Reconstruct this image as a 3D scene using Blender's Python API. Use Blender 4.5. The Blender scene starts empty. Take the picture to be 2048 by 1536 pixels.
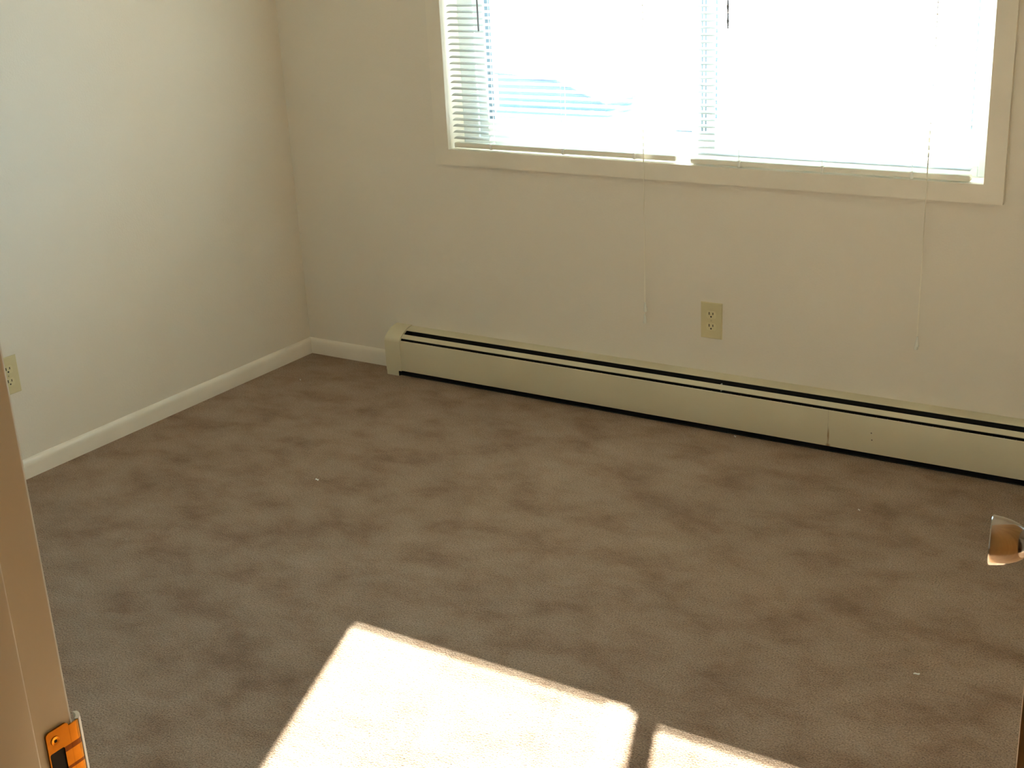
import bpy, bmesh, math, random
from mathutils import Vector, Matrix

# ---------------------------------------------------------------- camera
C = bpy.context.scene.collection
S = bpy.context.scene
CAM = Vector((3.35341, -3.64698, 1.58994))
YAW, PITCH, ROLL, FPX = 0.58704, 0.34635, 0.0502, 2641.288
fw = Vector((-math.sin(YAW)*math.cos(PITCH), math.cos(YAW)*math.cos(PITCH), -math.sin(PITCH)))
rt = Vector((math.cos(YAW), math.sin(YAW), 0))
dn = fw.cross(rt)
r2 = rt*math.cos(ROLL) + dn*math.sin(ROLL)
d2 = -rt*math.sin(ROLL) + dn*math.cos(ROLL)
cam = bpy.data.objects.new('camera', bpy.data.cameras.new('camera'))
cam.data.sensor_width = 36
cam.data.lens = FPX*36/2048
cam.data.clip_start = 0.02
cam.matrix_world = Matrix(((r2.x, -d2.x, -fw.x, CAM.x), (r2.y, -d2.y, -fw.y, CAM.y), (r2.z, -d2.z, -fw.z, CAM.z), (0, 0, 0, 1)))
C.objects.link(cam)
S.camera = cam

# ---------------------------------------------------------------- light
SUN_DIR = Vector((0.378, -1.0, -0.548)).normalized()      # the way the sunlight travels
sun = bpy.data.objects.new('sun', bpy.data.lights.new('sun', 'SUN'))
sun.data.energy = 14.0
sun.data.color = (1.0, 0.96, 0.89)
sun.data.angle = math.radians(0.6)
sun.rotation_euler = SUN_DIR.to_track_quat('-Z', 'Y').to_euler()
sun.location = (-4, 8, 6)
C.objects.link(sun)

w = bpy.data.worlds.new('sky'); S.world = w; w.use_nodes = True
nt = w.node_tree; nt.nodes.clear()
out = nt.nodes.new('ShaderNodeOutputWorld'); bg = nt.nodes.new('ShaderNodeBackground')
bg.inputs[0].default_value = (0.32, 0.71, 1.0, 1); bg.inputs[1].default_value = 1.6
nt.links.new(bg.outputs[0], out.inputs[0])

pl = bpy.data.lights.new('window_portal', 'AREA'); pl.shape = 'RECTANGLE'; pl.size = 1.8; pl.size_y = 1.1
pl.cycles.is_portal = True
po = bpy.data.objects.new('window_portal', pl); po.location = (1.61, 0.19, 1.365); po.rotation_euler = (-math.pi/2, 0, 0)
C.objects.link(po)

S.view_settings.view_transform = 'Standard'
S.view_settings.look = 'None'
S.view_settings.gamma = 1
S.view_settings.use_curve_mapping = False
S.view_settings.exposure = 3.17
S.cycles.use_denoising = True
S.cycles.max_bounces = 14
S.cycles.diffuse_bounces = 10
S.cycles.sample_clamp_indirect = 12

# ---------------------------------------------------------------- materials
def new_mat(name):
    m = bpy.data.materials.new(name); m.use_nodes = True
    return m, m.node_tree, m.node_tree.nodes['Principled BSDF']
def N(nt, kind, **kw):
    n = nt.nodes.new(kind)
    for k, v in kw.items():
        if k in ('operation', 'blend_type', 'data_type', 'feature', 'wave_type', 'bands_direction', 'noise_dimensions'): setattr(n, k, v)
        else: n.inputs[k].default_value = v
    return n
def ramp(nt, src, stops):
    r = nt.nodes.new('ShaderNodeValToRGB'); e = r.color_ramp.elements
    while len(e) > 1: e.remove(e[0])
    e[0].position, e[0].color = stops[0][0], (*stops[0][1], 1)
    for p, c in stops[1:]:
        k = e.new(p); k.color = (*c, 1)
    nt.links.new(src, r.inputs[0]); return r
def plain(name, col, rough=0.5, metal=0.0, bump=None, spec=0.5, var=0.03):
    m, nt, b = new_mat(name)
    tc = N(nt, 'ShaderNodeTexCoord')
    no = N(nt, 'ShaderNodeTexNoise', Scale=7.0, Detail=4.0); nt.links.new(tc.outputs['Object'], no.inputs['Vector'])
    lo = tuple(c*(1-var) for c in col); hi = tuple(min(1, c*(1+var)) for c in col)
    r = ramp(nt, no.outputs[0], [(0.35, lo), (0.65, hi)]); nt.links.new(r.outputs[0], b.inputs['Base Color'])
    b.inputs['Roughness'].default_value = rough; b.inputs['Metallic'].default_value = metal
    b.inputs['Specular IOR Level'].default_value = spec
    if bump:
        n2 = N(nt, 'ShaderNodeTexNoise', Scale=bump[0], Detail=3.0); nt.links.new(tc.outputs['Object'], n2.inputs['Vector'])
        bp = N(nt, 'ShaderNodeBump', Strength=bump[1], Distance=bump[2])
        nt.links.new(n2.outputs[0], bp.inputs['Height']); nt.links.new(bp.outputs[0], b.inputs['Normal'])
    return m

WALL = (0.74, 0.70, 0.61)
M_wall = plain('painted_wall', WALL, 0.75, bump=(160, 0.28, 0.002), spec=0.2, var=0.004)
M_ceil = plain('ceiling_paint', (0.80, 0.78, 0.72), 0.9)
M_trim = plain('trim_paint', (0.79, 0.75, 0.655), 0.38, bump=(40, 0.08, 0.001))
M_casing = plain('window_casing_paint', (0.76, 0.715, 0.61), 0.42, bump=(60, 0.08, 0.001))
M_jamb = plain('door_jamb_paint', (0.56, 0.52, 0.42), 0.4, bump=(35, 0.15, 0.002))
M_vinyl = plain('white_window_frame', (0.80, 0.86, 0.90), 0.35)
M_gasket = plain('grey_gasket', (0.22, 0.32, 0.42), 0.6)
M_slat = plain('white_slat_enamel', (0.58, 0.60, 0.57), 0.35)
M_rail = plain('blind_rail_enamel', (0.80, 0.78, 0.68), 0.35)
M_clip = plain('white_clip_plastic', (0.84, 0.84, 0.79), 0.4)
M_cord = plain('blind_cord', (0.80, 0.76, 0.64), 0.8)
M_wand = plain('clear_plastic_wand', (0.20, 0.19, 0.22), 0.2)
M_tassel = plain('clear_tassel_plastic', (0.74, 0.76, 0.70), 0.25)
M_ivory = plain('ivory_plastic', (0.62, 0.555, 0.33), 0.35)
M_ivory2 = plain('ivory_socket_plastic', (0.66, 0.60, 0.37), 0.3)
M_slot = plain('socket_slot_black', (0.012, 0.01, 0.008), 0.6)
M_screw = plain('ivory_screw', (0.5, 0.45, 0.27), 0.3, 0.2)
M_black = plain('heater_inside_black', (0.012, 0.012, 0.012), 0.7)
M_fin = plain('element_fins', (0.05, 0.05, 0.05), 0.5, 0.6)
M_scrap = plain('white_paper', (0.85, 0.85, 0.80), 0.8)
M_steel = plain('dull_bracket_steel', (0.45, 0.45, 0.43), 0.5, 0.3)
M_dark = plain('latch_hole_dark', (0.01, 0.008, 0.006), 0.8)
M_snow = plain('bright_pavement', (0.26, 0.29, 0.32), 0.9, bump=(8, 0.2, 0.02))
M_box = plain('pale_blue_metal', (0.135, 0.12, 0.16), 0.6)
M_siding = plain('outer_wall_siding', (0.7, 0.7, 0.66), 0.8)

# painted heater enamel, with the rust line by the seam and two scuffs
m, nt, b = new_mat('heater_enamel'); M_heater = m
tc = N(nt, 'ShaderNodeTexCoord'); sx = N(nt, 'ShaderNodeSeparateXYZ'); nt.links.new(tc.outputs['Object'], sx.inputs[0])
no = N(nt, 'ShaderNodeTexNoise', Scale=5.0, Detail=5.0); nt.links.new(tc.outputs['Object'], no.inputs['Vector'])
r = ramp(nt, no.outputs[0], [(0.3, (0.62, 0.575, 0.41)), (0.7, (0.66, 0.615, 0.45))])
def near(nt, pos, p, r0, r1):
    vd = N(nt, 'ShaderNodeVectorMath', operation='DISTANCE'); nt.links.new(pos, vd.inputs[0]); vd.inputs[1].default_value = p
    mr = N(nt, 'ShaderNodeMapRange'); nt.links.new(vd.outputs['Value'], mr.inputs['Value'])
    mr.inputs['From Min'].default_value = r0; mr.inputs['From Max'].default_value = r1
    mr.inputs['To Min'].default_value = 1; mr.inputs['To Max'].default_value = 0
    return mr.outputs[0]
col = r.outputs[0]
# squash z for the long drip
mp = N(nt, 'ShaderNodeMapping'); mp.inputs['Scale'].default_value = (1, 1, 0.12); nt.links.new(tc.outputs['Object'], mp.inputs['Vector'])
for pos, p, a, bb, c in [(mp.outputs[0], (2.109, -0.08, 0.0065), 0.0010, 0.0040, (0.36, 0.23, 0.11)),
                         (tc.outputs['Object'], (2.109, -0.08, 0.022), 0.001, 0.010, (0.32, 0.16, 0.06)),
                         (tc.outputs['Object'], (2.2395, -0.08, 0.0855), 0.0012, 0.0028, (0.10, 0.08, 0.07)),
                         (tc.outputs['Object'], (2.2420, -0.08, 0.0640), 0.0012, 0.0028, (0.12, 0.09, 0.07))]:
    mx = N(nt, 'ShaderNodeMix', data_type='RGBA'); nt.links.new(near(nt, pos, p, a, bb), mx.inputs[0])
    nt.links.new(col, mx.inputs[6]); mx.inputs[7].default_value = (*c, 1); col = mx.outputs[2]
nt.links.new(col, b.inputs['Base Color']); b.inputs['Roughness'].default_value = 0.42

# carpet: cut pile, lighter and darker where the pile lies differently
m, nt, b = new_mat('brown_carpet'); M_carpet = m
tc = N(nt, 'ShaderNodeTexCoord')
mpp = N(nt, 'ShaderNodeMapping'); mpp.inputs['Rotation'].default_value = (0, 0, math.radians(38)); mpp.inputs['Scale'].default_value = (1.0, 1.4, 1)
nt.links.new(tc.outputs['Object'], mpp.inputs['Vector'])
n1 = N(nt, 'ShaderNodeTexNoise', Scale=5.6, Detail=7.0, Roughness=0.62, Distortion=0.15); nt.links.new(mpp.outputs[0], n1.inputs['Vector'])
n2 = N(nt, 'ShaderNodeTexNoise', Scale=0.9, Detail=2.0); nt.links.new(tc.outputs['Object'], n2.inputs['Vector'])
n3 = N(nt, 'ShaderNodeTexNoise', Scale=260.0, Detail=3.0, Roughness=0.7); nt.links.new(tc.outputs['Object'], n3.inputs['Vector'])
n4 = N(nt, 'ShaderNodeTexVoronoi', Scale=230.0); nt.links.new(tc.outputs['Object'], n4.inputs['Vector'])
r1 = ramp(nt, n1.outputs[0], [(0.30, (0.222, 0.132, 0.074)), (0.42, (0.292, 0.190, 0.117)), (0.52, (0.335, 0.232, 0.152)), (0.68, (0.372, 0.270, 0.187))])
r2_ = ramp(nt, n2.outputs[0], [(0.3, (0.88, 0.86, 0.84)), (0.7, (1.05, 1.05, 1.06))])
mu = N(nt, 'ShaderNodeMix', data_type='RGBA', blend_type='MULTIPLY'); mu.inputs[0].default_value = 1
nt.links.new(r1.outputs[0], mu.inputs[6]); nt.links.new(r2_.outputs[0], mu.inputs[7])
r3 = ramp(nt, n3.outputs[0], [(0.28, (0.32, 0.29, 0.27)), (0.48, (1.0, 1.0, 1.0)), (0.72, (1.60, 1.63, 1.68))])
mu2 = N(nt, 'ShaderNodeMix', data_type='RGBA', blend_type='MULTIPLY'); mu2.inputs[0].default_value = 1
nt.links.new(mu.outputs[2], mu2.inputs[6]); nt.links.new(r3.outputs[0], mu2.inputs[7])
nt.links.new(mu2.outputs[2], b.inputs['Base Color'])
b.inputs['Roughness'].default_value = 0.95; b.inputs['Specular IOR Level'].default_value = 0.1
b.inputs['Sheen Weight'].default_value = 0.15; b.inputs['Sheen Roughness'].default_value = 0.5
add = N(nt, 'ShaderNodeMath', operation='ADD'); nt.links.new(n3.outputs[0], add.inputs[0])
mm = N(nt, 'ShaderNodeMath', operation='MULTIPLY'); mm.inputs[1].default_value = -0.5; nt.links.new(n4.outputs['Distance'], mm.inputs[0])
nt.links.new(mm.outputs[0], add.inputs[1])
bp = N(nt, 'ShaderNodeBump', Strength=0.8, Distance=0.006); nt.links.new(add.outputs[0], bp.inputs['Height']); nt.links.new(bp.outputs[0], b.inputs['Normal'])

# varnished wood door
m, nt, b = new_mat('honey_wood_veneer'); M_wood = m
tc = N(nt, 'ShaderNodeTexCoord'); mp = N(nt, 'ShaderNodeMapping'); mp.inputs['Scale'].default_value = (18, 18, 1.2)
nt.links.new(tc.outputs['Object'], mp.inputs['Vector'])
no = N(nt, 'ShaderNodeTexNoise', Scale=3.0, Detail=6.0, Distortion=1.0); nt.links.new(mp.outputs[0], no.inputs['Vector'])
r = ramp(nt, no.outputs[0], [(0.3, (0.42, 0.20, 0.06)), (0.7, (0.60, 0.33, 0.115))])
nt.links.new(r.outputs[0], b.inputs['Base Color']); b.inputs['Roughness'].default_value = 0.35

def metal(name, c0, c1, rough):
    m, nt, b = new_mat(name)
    tc = N(nt, 'ShaderNodeTexCoord'); no = N(nt, 'ShaderNodeTexNoise', Scale=60.0, Detail=4.0); nt.links.new(tc.outputs['Object'], no.inputs['Vector'])
    r = ramp(nt, no.outputs[0], [(0.35, c0), (0.65, c1)]); nt.links.new(r.outputs[0], b.inputs['Base Color'])
    b.inputs['Metallic'].default_value = 1; b.inputs['Roughness'].default_value = rough
    return m
def reflection_bands(m, y0, zs):
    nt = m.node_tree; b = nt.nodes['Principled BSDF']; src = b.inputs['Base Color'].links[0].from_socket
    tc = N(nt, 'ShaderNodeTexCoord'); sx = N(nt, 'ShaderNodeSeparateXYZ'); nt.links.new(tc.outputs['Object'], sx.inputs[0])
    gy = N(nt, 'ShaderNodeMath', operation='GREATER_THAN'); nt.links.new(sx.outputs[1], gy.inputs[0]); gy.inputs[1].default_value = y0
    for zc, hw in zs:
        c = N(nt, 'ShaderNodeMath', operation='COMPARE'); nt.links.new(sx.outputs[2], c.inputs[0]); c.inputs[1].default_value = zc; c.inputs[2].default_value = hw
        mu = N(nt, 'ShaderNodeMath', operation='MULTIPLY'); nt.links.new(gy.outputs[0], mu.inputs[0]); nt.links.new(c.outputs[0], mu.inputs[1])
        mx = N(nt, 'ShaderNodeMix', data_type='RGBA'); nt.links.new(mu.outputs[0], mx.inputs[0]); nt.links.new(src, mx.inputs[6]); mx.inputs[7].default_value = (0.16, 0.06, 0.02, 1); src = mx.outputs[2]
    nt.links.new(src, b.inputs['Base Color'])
M_brass = metal('aged_brass', (0.60, 0.27, 0.03), (0.70, 0.33, 0.045), 0.22)
M_knob = metal('worn_brass_knob', (0.42, 0.37, 0.33), (0.48, 0.43, 0.38), 0.14)

M_strike = metal('strike_brass_reflections', (0.44, 0.195, 0.022), (0.52, 0.24, 0.034), 0.24)
reflection_bands(M_strike, -3.0550, [(0.9190, 0.0027), (0.9000, 0.0016)])  # two dark reflections of the bend, painted into the brass colour

# window glass: clear pane, Fresnel reflection
m, nt, b = new_mat('window_glass'); M_glass = m
nt.nodes.remove(b); o = nt.nodes['Material Output']
tr = N(nt, 'ShaderNodeBsdfTransparent', Color=(0.93, 0.96, 0.95, 1)); gl = N(nt, 'ShaderNodeBsdfGlossy', Roughness=0.01)
lw = N(nt, 'ShaderNodeFresnel', IOR=1.35); mx = N(nt, 'ShaderNodeMixShader')
nt.links.new(lw.outputs[0], mx.inputs[0]); nt.links.new(tr.outputs[0], mx.inputs[1]); nt.links.new(gl.outputs[0], mx.inputs[2])
nt.links.new(mx.outputs[0], o.inputs['Surface'])

# ---------------------------------------------------------------- helpers
def bx(bm, x0, x1, y0, y1, z0, z1, bev=0.0, seg=2):
    g = bmesh.ops.create_cube(bm, size=1)
    v = g['verts']
    for p in v:
        p.co = Vector((x0 + (p.co.x+.5)*(x1-x0), y0 + (p.co.y+.5)*(y1-y0), z0 + (p.co.z+.5)*(z1-z0)))
    if bev:
        es = {e for p in v for e in p.link_edges}
        bmesh.ops.bevel(bm, geom=list(es), offset=bev, segments=seg, affect='EDGES', profile=0.5)
def prism(bm, prof, a0, a1, axis=0):
    """profile of (u, v) points swept along an axis: axis 0 -> (u,v)=(y,z); axis 1 -> (x,z); axis 2 -> (x,y)"""
    def P(a, u, v): return (a, u, v) if axis == 0 else ((u, a, v) if axis == 1 else (u, v, a))
    A = [bm.verts.new(P(a0, *p)) for p in prof]; B = [bm.verts.new(P(a1, *p)) for p in prof]
    n = len(prof)
    for i in range(n):
        bm.faces.new((A[i], A[(i+1) % n], B[(i+1) % n], B[i]))
    bm.faces.new(A[::-1]); bm.faces.new(B)
def strip(pts, t):
    """closed outline of an open polyline given thickness t (to the left of travel)"""
    outl = []
    for i, p in enumerate(pts):
        a = Vector(pts[max(i-1, 0)]); c = Vector(pts[min(i+1, len(pts)-1)]); d = (c-a).normalized()
        outl.append((p[0]-d.y*t, p[1]+d.x*t))
    return list(pts) + outl[::-1]
def tube(bm, pts, r, n=8, twist=None):
    rings = []
    for i, p in enumerate(pts):
        p = Vector(p); a = Vector(pts[max(i-1, 0)]); c = Vector(pts[min(i+1, len(pts)-1)]); d = (c-a).normalized()
        u = d.cross(Vector((0, 1, 0)) if abs(d.y) < .9 else Vector((1, 0, 0))).normalized(); v = d.cross(u)
        rr = r[i] if isinstance(r, (list, tuple)) else r
        ph = twist*i if twist else 0
        rings.append([bm.verts.new(p + (u*math.cos(2*math.pi*k/n+ph) + v*math.sin(2*math.pi*k/n+ph))*rr) for k in range(n)])
    for A, B in zip(rings, rings[1:]):
        for k in range(n): bm.faces.new((A[k], A[(k+1) % n], B[(k+1) % n], B[k]))
    bm.faces.new(rings[0][::-1]); bm.faces.new(rings[-1])
def lathe(bm, prof, n=32, mat=None):
    """profile (radius, height) around local z, transformed by mat"""
    mat = mat or Matrix(); rings = []
    for r, h in prof:
        if r < 1e-6: rings.append([bm.verts.new(mat @ Vector((0, 0, h)))])
        else: rings.append([bm.verts.new(mat @ Vector((r*math.cos(2*math.pi*k/n), r*math.sin(2*math.pi*k/n), h))) for k in range(n)])
    for A, B in zip(rings, rings[1:]):
        for k in range(n):
            f = [A[k % len(A)], A[(k+1) % len(A)], B[(k+1) % len(B)], B[k % len(B)]]
            u = []
            for q in f:
                if q not in u: u.append(q)
            if len(u) > 2: bm.faces.new(u)
def obj(name, bm, mat, parent=None, smooth=False, **props):
    bmesh.ops.recalc_face_normals(bm, faces=bm.faces)
    me = bpy.data.meshes.new(name); bm.to_mesh(me); bm.free(); me.materials.append(mat)
    o = bpy.data.objects.new(name, me); C.objects.link(o)
    if smooth:
        for p in me.polygons: p.use_smooth = True
        me.set_sharp_from_angle(angle=math.radians(35))
    if parent:
        o.parent = parent; o.matrix_parent_inverse = Matrix.Translation(parent.location).inverted() if parent.type == 'EMPTY' and not parent.get('local') else Matrix()
    for k, v in props.items(): o[k] = v
    return o
def empty(name, loc, rotz=0, **props):
    o = bpy.data.objects.new(name, None); o.location = loc; o.rotation_euler = (0, 0, rotz); o.empty_display_size = 0.1; C.objects.link(o)
    for k, v in props.items(): o[k] = v
    return o
def struct(name, bm, mat, smooth=False): return obj(name, bm, mat, None, smooth, kind='structure')
def NB(): return bmesh.new()
def box_obj(name, dims, mat, parent=None, bev=0.0, smooth=False, **props):
    bm = NB(); bx(bm, *dims, bev); return obj(name, bm, mat, parent, smooth, **props)

# ---------------------------------------------------------------- dimensions
W = 3.62            # room width
DY = -3.0415          # room side of the door wall
DT = 0.125          # door wall thickness
H = 2.44
IX0, IX1, IZ0, IZ1 = 0.7263, 2.4908, 0.8277, 1.90   # window opening
JX0, JX1 = 2.472, 3.2850                              # door opening between jamb faces
DH = 2.04
WT = 0.20

# ---------------------------------------------------------------- shell
bm = NB(); bx(bm, -0.1, 5.2, -6.2, WT, -0.12, 0.0); struct('floor', bm, M_carpet)
bm = NB(); bx(bm, -0.1, 5.2, -6.2, WT, H, H+0.1); struct('ceiling', bm, M_ceil)
bm = NB(); bx(bm, -0.1, 0.0, DY-DT, WT, 0, H); struct('wall_left', bm, M_wall)
bm = NB(); bx(bm, W, W+0.1, DY, WT, 0, H); struct('wall_right', bm, M_wall)
bm = NB()   # window wall with its opening
G = 0.0115
bx(bm, 0, IX0-G, 0, WT, 0, H); bx(bm, IX1+G, W, 0, WT, 0, H); bx(bm, IX0-G, IX1+G, 0, WT, 0, IZ0-G); bx(bm, IX0-G, IX1+G, 0, WT, IZ1+G, H)
struct('wall_back', bm, M_wall)
JT = 0.019
bm = NB()   # door wall with its opening
bx(bm, 0, JX0-JT, DY-DT, DY, 0, H); bx(bm, JX1+JT, 5.2, DY-DT, DY, 0, H); bx(bm, JX0-JT, JX1+JT, DY-DT, DY, DH+JT, H)
struct('wall_front', bm, M_wall)
bm = NB(); bx(bm, 1.4, 5.2, -6.3, -6.2, 0, H); bx(bm, 1.3, 1.4, -6.2, DY-DT, 0, H); bx(bm, 5.2, 5.3, -6.2, DY, 0, H)
struct('wall_hall', bm, M_wall)

def base_prof(t, h): return [(0, 0), (t, 0), (t, h*0.62), (t*0.93, h*0.78), (t*0.72, h*0.90), (t*0.4, h*0.97), (0.0, h)]
T, BH = 0.014, 0.060
bm = NB(); prism(bm, [(u, v) for u, v in base_prof(T, BH)], DY, 0, axis=1); struct('baseboard_left', bm, M_trim, True)
bm = NB(); prism(bm, [(-u, v) for u, v in base_prof(T, BH)], 0, 0.438, axis=0); struct('baseboard_back', bm, M_trim, True)
bm = NB(); prism(bm, [(W-u, v) for u, v in base_prof(T, BH)], DY, -0.09, axis=1); struct('baseboard_right', bm, M_trim, True)
bm = NB(); prism(bm, [(DY+u, v) for u, v in base_prof(T, BH)], T, JX0-0.08, axis=0); struct('baseboard_front', bm, M_trim, True)

# ---------------------------------------------------------------- window
win = empty('window_1', (1.61, 0.08, IZ0), kind='structure')
CW, CT = 0.0535, 0.015
bm = NB()   # flat mitred casing
o_ = [(IX0-CW-.003, IZ0-0.052), (IX1+CW, IZ0-0.052), (IX1+CW, IZ1+CW), (IX0-CW-.003, IZ1+CW)]
i_ = [(IX0, IZ0), (IX1, IZ0), (IX1, IZ1), (IX0, IZ1)]
for k in range(4):
    a, b_, c, d = o_[k], o_[(k+1) % 4], i_[(k+1) % 4], i_[k]
    prism(bm, [a, b_, c, d], -CT, 0.0, axis=1)
bmesh.ops.remove_doubles(bm, verts=bm.verts, dist=1e-5)
obj('casing', bm, M_casing, win)
box_obj('sill', (IX0, IX1, 0.0002, 0.085, IZ0-0.011, IZ0-0.0002), M_casing, win)
bm = NB(); bx(bm, IX0-0.011, IX0, 0.0002, 0.085, IZ0, IZ1); bx(bm, IX1, IX1+0.011, 0.0002, 0.085, IZ0, IZ1); bx(bm, IX0, IX1, 0.0002, 0.085, IZ1, IZ1+0.011)
obj('reveal', bm, M_casing, win)
FY0, FY1 = 0.085, 0.165
bm = NB(); F = 0.062
bx(bm, IX0-.01, IX0+F, FY0, FY1, IZ0-.01, IZ1+.01, .002); bx(bm, IX1-F+.02, IX1+.01, FY0, FY1, IZ0-.01, IZ1+.01, .002)
bx(bm, IX0+F, IX1-F+.02, FY0, FY1, IZ0-.01, IZ0+0.030, .002); bx(bm, IX0+F, IX1-F+.02, FY0, FY1, IZ1-0.04, IZ1+.01, .002)
obj('window_frame', bm, M_vinyl, win)
def sash(x0, x1, y0, y1, sl, sr, rb, gw):
    z0, z1 = IZ0+0.026, IZ1-0.036
    bm = NB()
    bx(bm, x0, x0+sl, y0, y1, z0, z1, .002); bx(bm, x1-sr, x1, y0, y1, z0, z1, .002)
    bx(bm, x0+sl, x1-sr, y0, y1, z0, z0+rb, .002); bx(bm, x0+sl, x1-sr, y0, y1, z1-0.042, z1, .002)
    s = obj('sash', bm, M_vinyl, win)
    ym = (y0+y1)/2
    bm = NB(); bx(bm, x0+sl-.004, x1-sr+.004, ym-.002, ym+.002, z0+rb-.004, z1-.038); obj('glass_pane', bm, M_glass, s)
    bm = NB(); g = 0.004
    a0, a1, b0, b1 = x0+sl, x1-sr, z0+rb, z1-.042
    bx(bm, a0-.002, a0+gw, ym-.006, ym+.006, b0, b1); bx(bm, a1-g, a1+.002, ym-.006, ym+.006, b0, b1)
    bx(bm, a0+g, a1-g, ym-.006, ym+.006, b0-.002, b0+.004); bx(bm, a0+g, a1-g, ym-.006, ym+.006, b1-.004, b1+.002)
    obj('gasket', bm, M_gasket, s, label='blue-grey rubber gasket')
sash(IX0+F-.002, 1.646, 0.094, 0.119, 0.038, 0.036, 0.054, 0.020)
sash(1.610, IX1-F+.022, 0.124, 0.149, 0.032, 0.036, 0.088, 0.004)
bm = NB(); bx(bm, 1.6125, 1.6160, 0.0925, 0.095, IZ0+.085, IZ1-.08); bx(bm, 1.6245, 1.6280, 0.0925, 0.095, IZ0+.085, IZ1-.08); obj('weather_strip', bm, M_gasket, win, label='grey weather strip of the meeting stile')

# ---------------------------------------------------------------- blinds
PITCH_S = 0.0205
def blind(x0, x1, rail_z, cords, cordx, cord_bot, wand_x, wand_z, twisted, label, sway):
    t = empty('window_blind', ((x0+x1)/2, 0.02, rail_z), label=label, category='blind', group='white mini blinds in the window')
    yc = 0.0065
    bm = NB(); bx(bm, x0, x1, yc-.012, yc+.012, rail_z, rail_z+0.0165, .004, 3)
    rail = obj('bottom_rail', bm, M_rail, t, True)
    for cx in cords:
        bm = NB(); bx(bm, cx-.0045, cx+.0045, yc-.0145, yc+.0145, rail_z-.002, rail_z+.019, .003, 2); obj('cord_clip', bm, M_clip, rail, True)
    bm = NB(); bx(bm, x0+.002, x1-.002, yc-.0125, yc+.0125, IZ1-.027, IZ1-.0005, .002); obj('head_rail', bm, M_rail, t)
    bm = NB(); rnd = random.Random(int(x0*1000))
    z = rail_z + 0.032; k = 0; tilt = math.radians(13)
    while z < IZ1-.036:
        tl = tilt + rnd.uniform(-.025, .025); dx = rnd.uniform(-.0008, .0008); sag = rnd.uniform(-.0004, .0004)
        prof = []
        for s in (-1, -.66, -.33, 0, .33, .66, 1):
            u = s*.0125; v = .0018*(1-s*s)
            prof.append((yc + u*math.cos(tl) - v*math.sin(tl), z + sag + u*math.sin(tl) + v*math.cos(tl)))
        prism(bm, strip(prof, 0.00035), x0+.001+dx, x1-.001+dx, axis=0)
        z += PITCH_S; k += 1
    obj('slats', bm, M_slat, t, True)
    for cx in cords:
        bm = NB()
        for yy in (yc-.0134, yc+.0134): tube(bm, [(cx, yy, rail_z+.01), (cx, yy, IZ1-.02)], 0.0007, 5)
        zz = rail_z+.032-.0006
        while zz < IZ1-.036:
            tube(bm, [(cx+.0012, yc-.0134, zz-.0026), (cx+.0012, yc+.0134, zz+.0024)], 0.0004, 4); zz += PITCH_S
        obj('ladder_cord', bm, M_clip, t)
    # wand
    bm = NB(); pts = [(wand_x-.004, -.012, IZ1-.02), (wand_x-.002, -.014, 1.5), (wand_x, -.016, wand_z)]
    if twisted:
        n = 90; zt = IZ1-.02
        pp = [(wand_x - .004*(1-i/n) , -.015, zt+(wand_z-zt)*i/n) for i in range(n+1)]
        rr = [0.0029+.0009*math.sin(i*1.1) for i in range(n+1)]
        tube(bm, pp, rr, 6, twist=0.25)
    else:
        tube(bm, pts, 0.0030, 6)
    obj('tilt_wand', bm, M_wand, t, True)
    # lift cord: two strands, each with its tassel
    for j, (dxb, zb) in enumerate(cord_bot):
        bm = NB(); n = 24; pts = []
        for i in range(n+1):
            f = i/n; zz = IZ1-.02 + (zb+.020-(IZ1-.02))*f
            yy = -.010 - .015*min(1, f/0.66)
            xx = cordx + (j*.0035-.0017) + dxb*f + sway*math.sin(f*9+j*2.1)*f
            pts.append((xx, yy, zz))
        tube(bm, pts, 0.0009, 6); s = obj('lift_cord', bm, M_cord, t, True)
        bm = NB(); e = pts[-1]
        lathe(bm, [(0, 0.004), (.0022, .003), (.003, -.004), (.0052, -.020), (.0056, -.026), (.0045, -.028), (0, -.028)], 14, Matrix.Translation(e))
        obj('tassel', bm, M_tassel, s, True, label='cloudy clear plastic tassel')
    return t
blind(0.7445, 1.571, 0.8350, (0.893, 1.171, 1.429), 1.474, ((-.002, .357), (-.006, .318)), 0.8770, 1.218, False,
      'white mini blind over the left half of the window, smooth wand', 0.0012)
blind(1.621, 2.452, 0.8305, (1.779, 2.036, 2.294), 2.343, ((.0, .358), (-.004, .350)), 1.745, 1.231, True,
      'white mini blind over the brighter right half of the window, twisted wand', 0.001)

# ---------------------------------------------------------------- baseboard heater
HX0, HX1 = 0.435, W-0.02
ht = empty('baseboard_heater', (2.0, -0.04, 0), label='long cream metal baseboard heater under the window, running along the back wall', category='heater')
SEAM = 2.107
HE = [(-.0365, .1636), (-.030, .1662), (-.018, .1692), (-.004, .1708), (0.0, .1708)]
bm = NB(); prism(bm, strip([(-.0370, .1615)]+HE, -0.0012), 0.470, HX1-.03); prism(bm, [(-.0015, 0.02), (0, 0.02), (0, .1695), (-.0015, .1695)], 0.47, HX1-.03)
obj('hood', bm, M_heater, ht, True)
for a, b_ in ((0.486, SEAM-.0004), (SEAM+.0004, HX1-.04)):
    bm = NB(); prism(bm, strip([(-.074, .1330), (-.0772, .1355), (-.0797, .1345), (-.0802, .131), (-.0800, .024), (-.0790, .0205), (-.070, .0195)], 0.0012), a, b_)
    obj('front_panel', bm, M_heater, ht, True)
bm = NB(); prism(bm, strip([(-.0555, .1505), (-.0570, .1538), (-.0708, .1446), (-.0715, .1420)], 0.0012), 0.495, HX1-.035)
obj('damper', bm, M_heater, ht, True)
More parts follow.
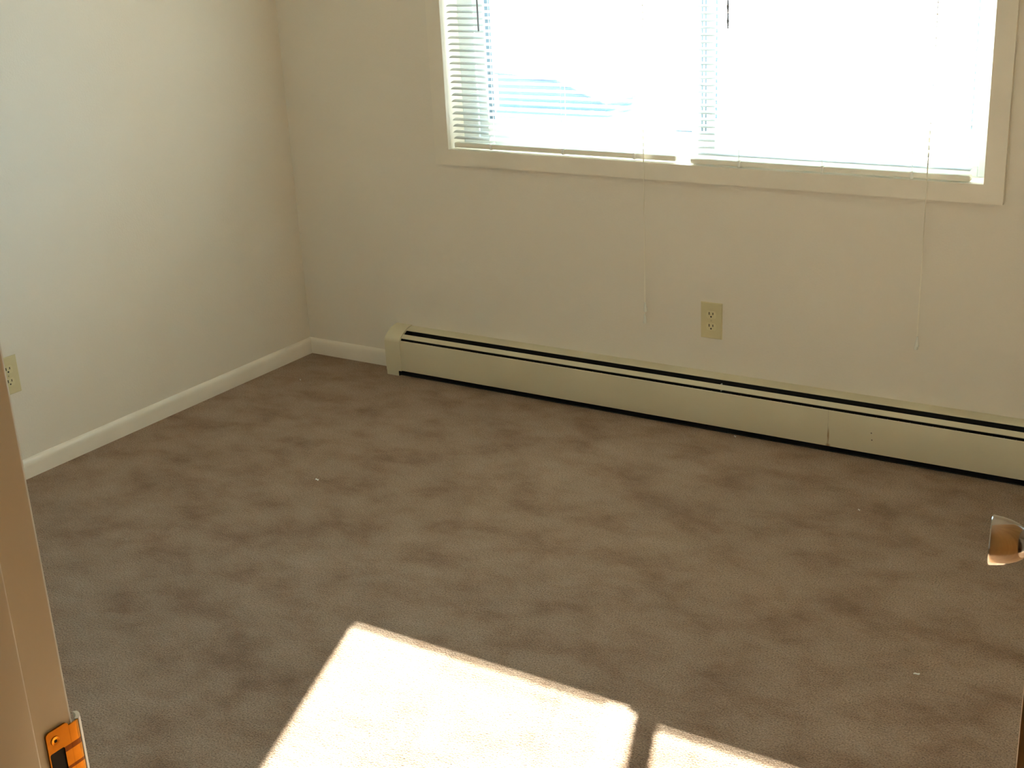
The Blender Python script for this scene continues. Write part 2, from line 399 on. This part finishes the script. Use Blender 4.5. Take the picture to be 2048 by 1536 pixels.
def cap(x0, x1, leg0, leg1):
    outer = [(0, .1735), (-.020, .1725), (-.040, .1660), (-.060, .1560), (-.076, .1440), (-.0825, .1340), (-.0835, .128), (-.0835, .020)]
    bm = NB(); prism(bm, outer+[(0, .020)], x0, x1); prism(bm, [(0, .0199), (-.0835, .0199), (-.0825, .0), (0, 0)], leg0, leg1)
    return obj('end_cap', bm, M_heater, ht, True)
cap(HX0, 0.503, HX0+.001, 0.4885); cap(HX1-.066, HX1, HX1-.05, HX1-.001)
bm = NB(); prism(bm, [(-.002, .018), (-.002, .168), (-.006, .168), (-.006, .018)], 0.475, HX1-.03); prism(bm, [(-.003, .022), (-.003, .166), (-.037, .160), (-.0555, .149), (-.071, .140), (-.077, .130), (-.077, .022)], .5032, .5044); bx(bm, .4887, .4899, -.081, -.003, 0, .0196)
bx(bm, .5, HX1-.03, -.070, -.004, .060, .064); bx(bm, .492, HX1-.03, -.074, -.002, 0.001, 0.004)
obj('inner_liner', bm, M_black, ht, label='black inside of the heater')
bm = NB(); tube(bm, [(.5, -.038, .095), (HX1-.03, -.038, .095)], .011, 10)
for i in range(90):
    x = .53 + i*(HX1-.1-.53)/89; bx(bm, x, x+.0008, -.064, -.012, .068, .112)
obj('heating_element', bm, M_fin, ht, label='dark finned heating tube')
for bxx in (1.746,):
    bm = NB(); bx(bm, bxx, bxx+.0035, -.054, -.044, .130, .1535, .0005); obj('bracket', bm, M_steel, ht, label='small grey steel bracket')

# ---------------------------------------------------------------- wall outlets
def outlet(name, label):
    t = bpy.data.objects.new(name, None); C.objects.link(t); t['local'] = 1
    t['label'] = label; t['category'] = 'electrical outlet'; t['group'] = 'ivory wall outlets'
    bm = NB(); w2, h2 = .0365, .0588      # local: x across, z up, -y out of the wall
    prof = [(w2, 0.0), (w2-.0004, -.0022), (w2-.0022, -.0040)]
    rings = []
    for u, y in prof:
        d = w2-u; rings.append([bm.verts.new((sx_*(w2-d), y, sz_*(h2-d))) for sx_, sz_ in ((-1, -1), (1, -1), (1, 1), (-1, 1))])
    for A, B in zip(rings, rings[1:]):
        for k in range(4): bm.faces.new((A[k], A[(k+1) % 4], B[(k+1) % 4], B[k]))
    bm.faces.new(rings[-1]); bm.faces.new(rings[0][::-1])
    obj('cover_plate', bm, M_ivory, t)
    for s in (1, -1):
        zc = s*.0195
        bm = NB(); pr = []
        for k in range(40):
            a = 2*math.pi*k/40; x = .0172*math.cos(a); z = .0172*math.sin(a); z = max(-.0118, min(.0118, z)); pr.append((x, zc+z))
        prism(bm, pr, -.0054, -.003, axis=1)
        so = obj('socket', bm, M_ivory2, t)
        bm = NB()
        bx(bm, -.0079, -.0050, -.0057, -.0050, zc-.0005, zc+.0086); bx(bm, .0050, .0077, -.0057, -.0050, zc+.0005, zc+.0078)
        lathe(bm, [(0, -.0057), (.0027, -.0057), (.0027, -.005), (0, -.005)], 12, Matrix(((1, 0, 0, 0), (0, 0, 1, 0), (0, 1, 0, zc-.0062), (0, 0, 0, 1))))
        ob = obj('slots', bm, M_slot, so, label='dark plug slots')
    bm = NB(); lathe(bm, [(0, -.0050), (.0025, -.0048), (.003, -.0042), (.003, -.0035), (0, -.0035)], 14, Matrix(((1, 0, 0, 0), (0, 0, 1, 0), (0, 1, 0, 0), (0, 0, 0, 1))))
    obj('screw', bm, M_screw, t, True)
    return t
o1 = outlet('wall_outlet', 'ivory duplex outlet on the window wall, above the heater'); o1.location = (1.6914, 0, 0.3404)
o2 = outlet('wall_outlet', 'ivory duplex outlet on the left wall, partly behind the door jamb'); o2.location = (0, -1.3418, 0.3337); o2.rotation_euler = (0, 0, math.pi/2)

# ---------------------------------------------------------------- door frame with strike plate
df = empty('trim_1', (JX0, DY, 0), kind='structure')
bm = NB()
bx(bm, JX0-JT, JX0, DY-DT, DY, 0, DH, .0030, 3)
o = obj('jamb', bm, M_jamb, df, True)
bm = NB(); bx(bm, JX0, JX0+.012, DY-.092, DY-.045, 0, DH, .0025, 3); obj('door_stop', bm, M_jamb, df, True)
bm = NB(); bx(bm, JX1, JX1+JT, DY-DT, DY, 0, DH, .0018, 3); obj('jamb', bm, M_jamb, df, True)
bm = NB(); bx(bm, JX1-.012, JX1, DY-.092, DY-.045, 0, DH, .0025, 3); obj('door_stop', bm, M_jamb, df, True)
bm = NB(); bx(bm, JX0, JX1, DY-DT, DY, DH, DH+JT, .0018, 3); bx(bm, JX0, JX1, DY-.092, DY-.045, DH-.012, DH); obj('head_jamb', bm, M_jamb, df, True)
for y0, y1 in ((DY, DY+.011), (DY-DT-.011, DY-DT)):
    bm = NB(); bx(bm, JX0-.076, JX0-.016, y0, y1, 0, DH+.01, .002); bx(bm, JX1+.010, JX1+.070, y0, y1, 0, DH+.01, .002); bx(bm, JX0-.070, JX1+.070, y0, y1, DH+.01, DH+.07, .002)
    obj('casing', bm, M_jamb, df)
# strike plate: built in local (u = y, v = z), hole cut through, lip curling round the jamb edge
sz0, sz1 = .8745, .9435; hz0_, hz1_ = .8955, .9225; sy0_, sy1_ = DY-.0300, DY-.0060; hy0, hy1 = DY-.0290, DY-.0135
X = JX0+.0006
bm = NB(); th = .0014
def rr(y0, y1, z0, z1, r, n=5):
    p = []
    for cy, cz, a0 in ((y1-r, z1-r, 0), (y0+r, z1-r, 90), (y0+r, z0+r, 180), (y1-r, z0+r, 270)):
        for k in range(n+1):
            a = math.radians(a0+90*k/n); p.append((cy+r*math.cos(a), cz+r*math.sin(a)))
    return p
outr = rr(sy0_, sy1_, sz0, sz1, .004); inn = rr(hy0, hy1, hz0_, hz1_, .002)
def ring(bm, pts, x): return [bm.verts.new((x, p[0], p[1])) for p in pts]
A, B = ring(bm, outr, X+th), ring(bm, inn, X+th); A2, B2 = ring(bm, outr, X-.001), ring(bm, inn, X-.001); n = len(A)
for k in range(n):
    j = (k+1) % n
    bm.faces.new((A[k], A[j], B[j], B[k])); bm.faces.new((A[k], A[j], A2[j], A2[k])); bm.faces.new((B[k], B[j], B2[j], B2[k]))
# lip
lp = []
for k in range(9):
    a = math.radians(90*k/8); R_ = .0115
    lp.append((X+th-R_+R_*math.cos(a), DY+.0005+R_*math.sin(a)))
lip = [(X+th, sy1_+.0001)] + lp
LA = [bm.verts.new((p[0], p[1], sz0+.006+.002*(i > 6))) for i, p in enumerate(lip)]; LB = [bm.verts.new((p[0], p[1], sz1-.004-.002*(i > 6))) for i, p in enumerate(lip)]
LC = [bm.verts.new((p[0]-.0015, p[1]-.0012*min(1, i/5), sz0+.006+.002*(i > 6))) for i, p in enumerate(lip)]; LD = [bm.verts.new((p[0]-.0015, p[1]-.0012*min(1, i/5), sz1-.004-.002*(i > 6))) for i, p in enumerate(lip)]
for i in range(len(lip)-1):
    bm.faces.new((LA[i], LA[i+1], LB[i+1], LB[i])); bm.faces.new((LC[i], LC[i+1], LD[i+1], LD[i]))
    bm.faces.new((LA[i], LA[i+1], LC[i+1], LC[i])); bm.faces.new((LB[i], LB[i+1], LD[i+1], LD[i]))
bm.faces.new((LA[-1], LB[-1], LD[-1], LC[-1]))
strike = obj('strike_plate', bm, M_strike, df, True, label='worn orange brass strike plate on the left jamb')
bm = NB()
tp = lp[2:]; O_ = .0004
TA = [[bm.verts.new((p[0]+O_, p[1]+O_, z)) for p in tp] for z in (sz0+.0055, sz1-.0035)]
TB = [[bm.verts.new((p[0]-.0022, p[1]-.0022, z)) for p in tp] for z in (sz0+.0055, sz1-.0035)]
for i in range(len(tp)-1):
    bm.faces.new((TA[0][i], TA[0][i+1], TA[1][i+1], TA[1][i])); bm.faces.new((TB[0][i], TB[0][i+1], TB[1][i+1], TB[1][i]))
    for k in (0, 1): bm.faces.new((TA[k][i], TA[k][i+1], TB[k][i+1], TB[k][i]))
for i in (0, -1): bm.faces.new((TA[0][i], TA[1][i], TB[1][i], TB[0][i]))
obj('painted_lip', bm, M_trim, strike, True, label='white paint on the curled lip')
bm = NB(); bx(bm, X-.0012, X+.0002, hy0-.0005, hy1+.0005, hz0_-.0005, hz1_+.0005); obj('latch_hole', bm, M_dark, strike, label='black latch hole')
for zc in (hz1_+.0105, hz0_-.0105):
    bm = NB(); lathe(bm, [(0, .0006), (.0016, .0010), (.0042, .0012), (.0046, .0), (0, 0)], 18, Matrix(((0, 0, 1, X+th-.0004), (1, 0, 0, DY-.0215), (0, 1, 0, zc), (0, 0, 0, 1))))
    s = obj('screw', bm, M_brass, strike, True)
    bm = NB(); bx(bm, X+th+.0002, X+th+.0009, DY-.0215-.0012, DY-.0215+.0012, zc-.0012, zc+.0012); obj('screw_recess', bm, M_dark, s)

# ---------------------------------------------------------------- open door
ANG = math.radians(90-9.6)      # how far the door stands open
dw, dth = .800, .035
ux, uy = -math.cos(ANG), math.sin(ANG)       # from hinge to free edge
nx, ny = -uy, ux                             # out of the hall-side face
door = bpy.data.objects.new('door_1', None); C.objects.link(door); door['local'] = 1; door['kind'] = 'structure'
# local frame: x along the leaf from the hinge, y out of the hall-side face, z up
door.matrix_world = Matrix(((ux, nx, 0, JX1-.003), (uy, ny, 0, DY+.003), (0, 0, 1, 0), (0, 0, 0, 1)))
bm = NB(); bx(bm, .002, dw, 0, dth, .012, DH-.006, .0015); obj('leaf', bm, M_wood, door)
KX, KZ = dw-.060, .9330
bm = NB(); Mk = Matrix(((1, 0, 0, KX), (0, 0, 1, dth), (0, 1, 0, KZ), (0, 0, 0, 1)))
lathe(bm, [(0, 0), (.032, 0), (.0325, .002), (.031, .005), (.024, .0075), (.014, .009), (0, .009)], 40, Mk); rose = obj('rose', bm, M_knob, door, True)
bm = NB()
lathe(bm, [(0, .006), (.0125, .006), (.0118, .010), (.0125, .014), (.0165, .018), (.0205, .0235), (.0238, .031), (.0260, .0405), (.0270, .0485), (.0271, .0505), (.0262, .0515), (.0250, .0512), (.0235, .0500), (.010, .0497), (0, .0497)], 56, Mk)
obj('door_knob', bm, M_knob, door, True, label='tapered metal door knob with flat face')
bm = NB(); Mk2 = Matrix(((1, 0, 0, KX), (0, 0, -1, 0), (0, 1, 0, KZ), (0, 0, 0, 1)))
lathe(bm, [(0, 0), (.032, 0), (.0325, .002), (.031, .005), (.014, .009), (.0118, .012), (.0165, .022), (.0238, .036), (.0270, .0545), (.0262, .0575), (0, .056)], 40, Mk2); obj('door_knob', bm, M_knob, door, True)
bm = NB(); bx(bm, dw-.0005, dw+.0012, .005, .030, KZ-.028, KZ+.028, .0006); bx(bm, dw, dw+.010, .011, .024, KZ-.008, KZ+.008, .002); obj('latch', bm, M_brass, door)
for zc in (.25, 1.02, 1.80):
    bm = NB(); tube(bm, [(0.0, -.004, zc-.045), (0, -.004, zc+.045)], .0055, 12); obj('hinge', bm, M_brass, door, True)

# ---------------------------------------------------------------- scraps on the carpet
def scrap(name, x, y, l, wd, rot, label, cat, bend=.002):
    bm = NB(); n = 5; rnd = random.Random(int(x*997)); T_, B_ = [], []
    for i in range(n+1):
        f = i/n-.5; hw = wd/2*(1-.5*abs(2*f)**3)*(1+rnd.uniform(-.2, .2)); z = .0035+bend*math.sin(i*1.3)
        for L_, dz in ((T_, .0012), (B_, 0)):
            L_.append((bm.verts.new((f*l, -hw, z+dz)), bm.verts.new((f*l, hw, z+dz+.0006))))
    for i in range(n):
        bm.faces.new((T_[i][0], T_[i+1][0], T_[i+1][1], T_[i][1])); bm.faces.new((B_[i][0], B_[i][1], B_[i+1][1], B_[i+1][0]))
        for s in (0, 1): bm.faces.new((T_[i][s], B_[i][s], B_[i+1][s], T_[i+1][s]))
    for i in (0, n): bm.faces.new((T_[i][0], T_[i][1], B_[i][1], B_[i][0]))
    o = obj(name, bm, M_scrap, None, label=label, category=cat, group='white specks on the carpet')
    o.location = (x, y, -.001); o.rotation_euler = (0, 0, rot)
YD = YAW
scrap('paper_scrap', 0.839, -0.948, .011, .007, YD+.1, 'brightest white scrap on the carpet, the one nearest the middle of the left wall', 'scrap')
scrap('paper_strip', 2.698, -1.153, .0135, .0045, YD-.12, 'thin pale strip of paper on the carpet in front of the door knob', 'scrap', .001)
scrap('lint_speck', 0.187, -0.280, .0045, .0045, YD, 'tiny white speck on the carpet close to the far corner', 'scrap')
scrap('lint_speck', 1.814, -0.092, .006, .005, YD, 'tiny white speck at the foot of the heater, below the outlet', 'scrap')
scrap('lint_speck', 2.325, -0.429, .005, .004, YD, 'faint white speck out on the carpet, right of the speck below the outlet', 'scrap')

# ---------------------------------------------------------------- outdoors
bm = NB(); bx(bm, -40, 30, WT, 60, -.45, -.30); struct('ground', bm, M_snow)
t = empty('utility_box', (-3.4, 7.6, -.30), label='low blue-grey box with a sloping lid outdoors, dim through the left blind', category='utility box')
bm = NB(); prism(bm, [(-3.95, -.26), (-2.75, -.26), (-2.75, -.20), (-3.30, .01), (-3.95, .06)], 7.35, 7.9, axis=1); obj('cabinet', bm, M_box, t)
bm = NB(); bx(bm, -4.0, -2.7, 7.3, 7.95, -.30, -.26, .005); obj('plinth', bm, M_snow, t)
bm = NB(); prism(bm, [(-3.99, .062), (-3.29, .012), (-2.73, -.201), (-2.73, -.185), (-3.28, .030), (-3.99, .080)], 7.32, 7.93, axis=1); obj('lid', bm, M_box, t)
for o in bpy.data.objects:
    if 'local' in o: del o['local']
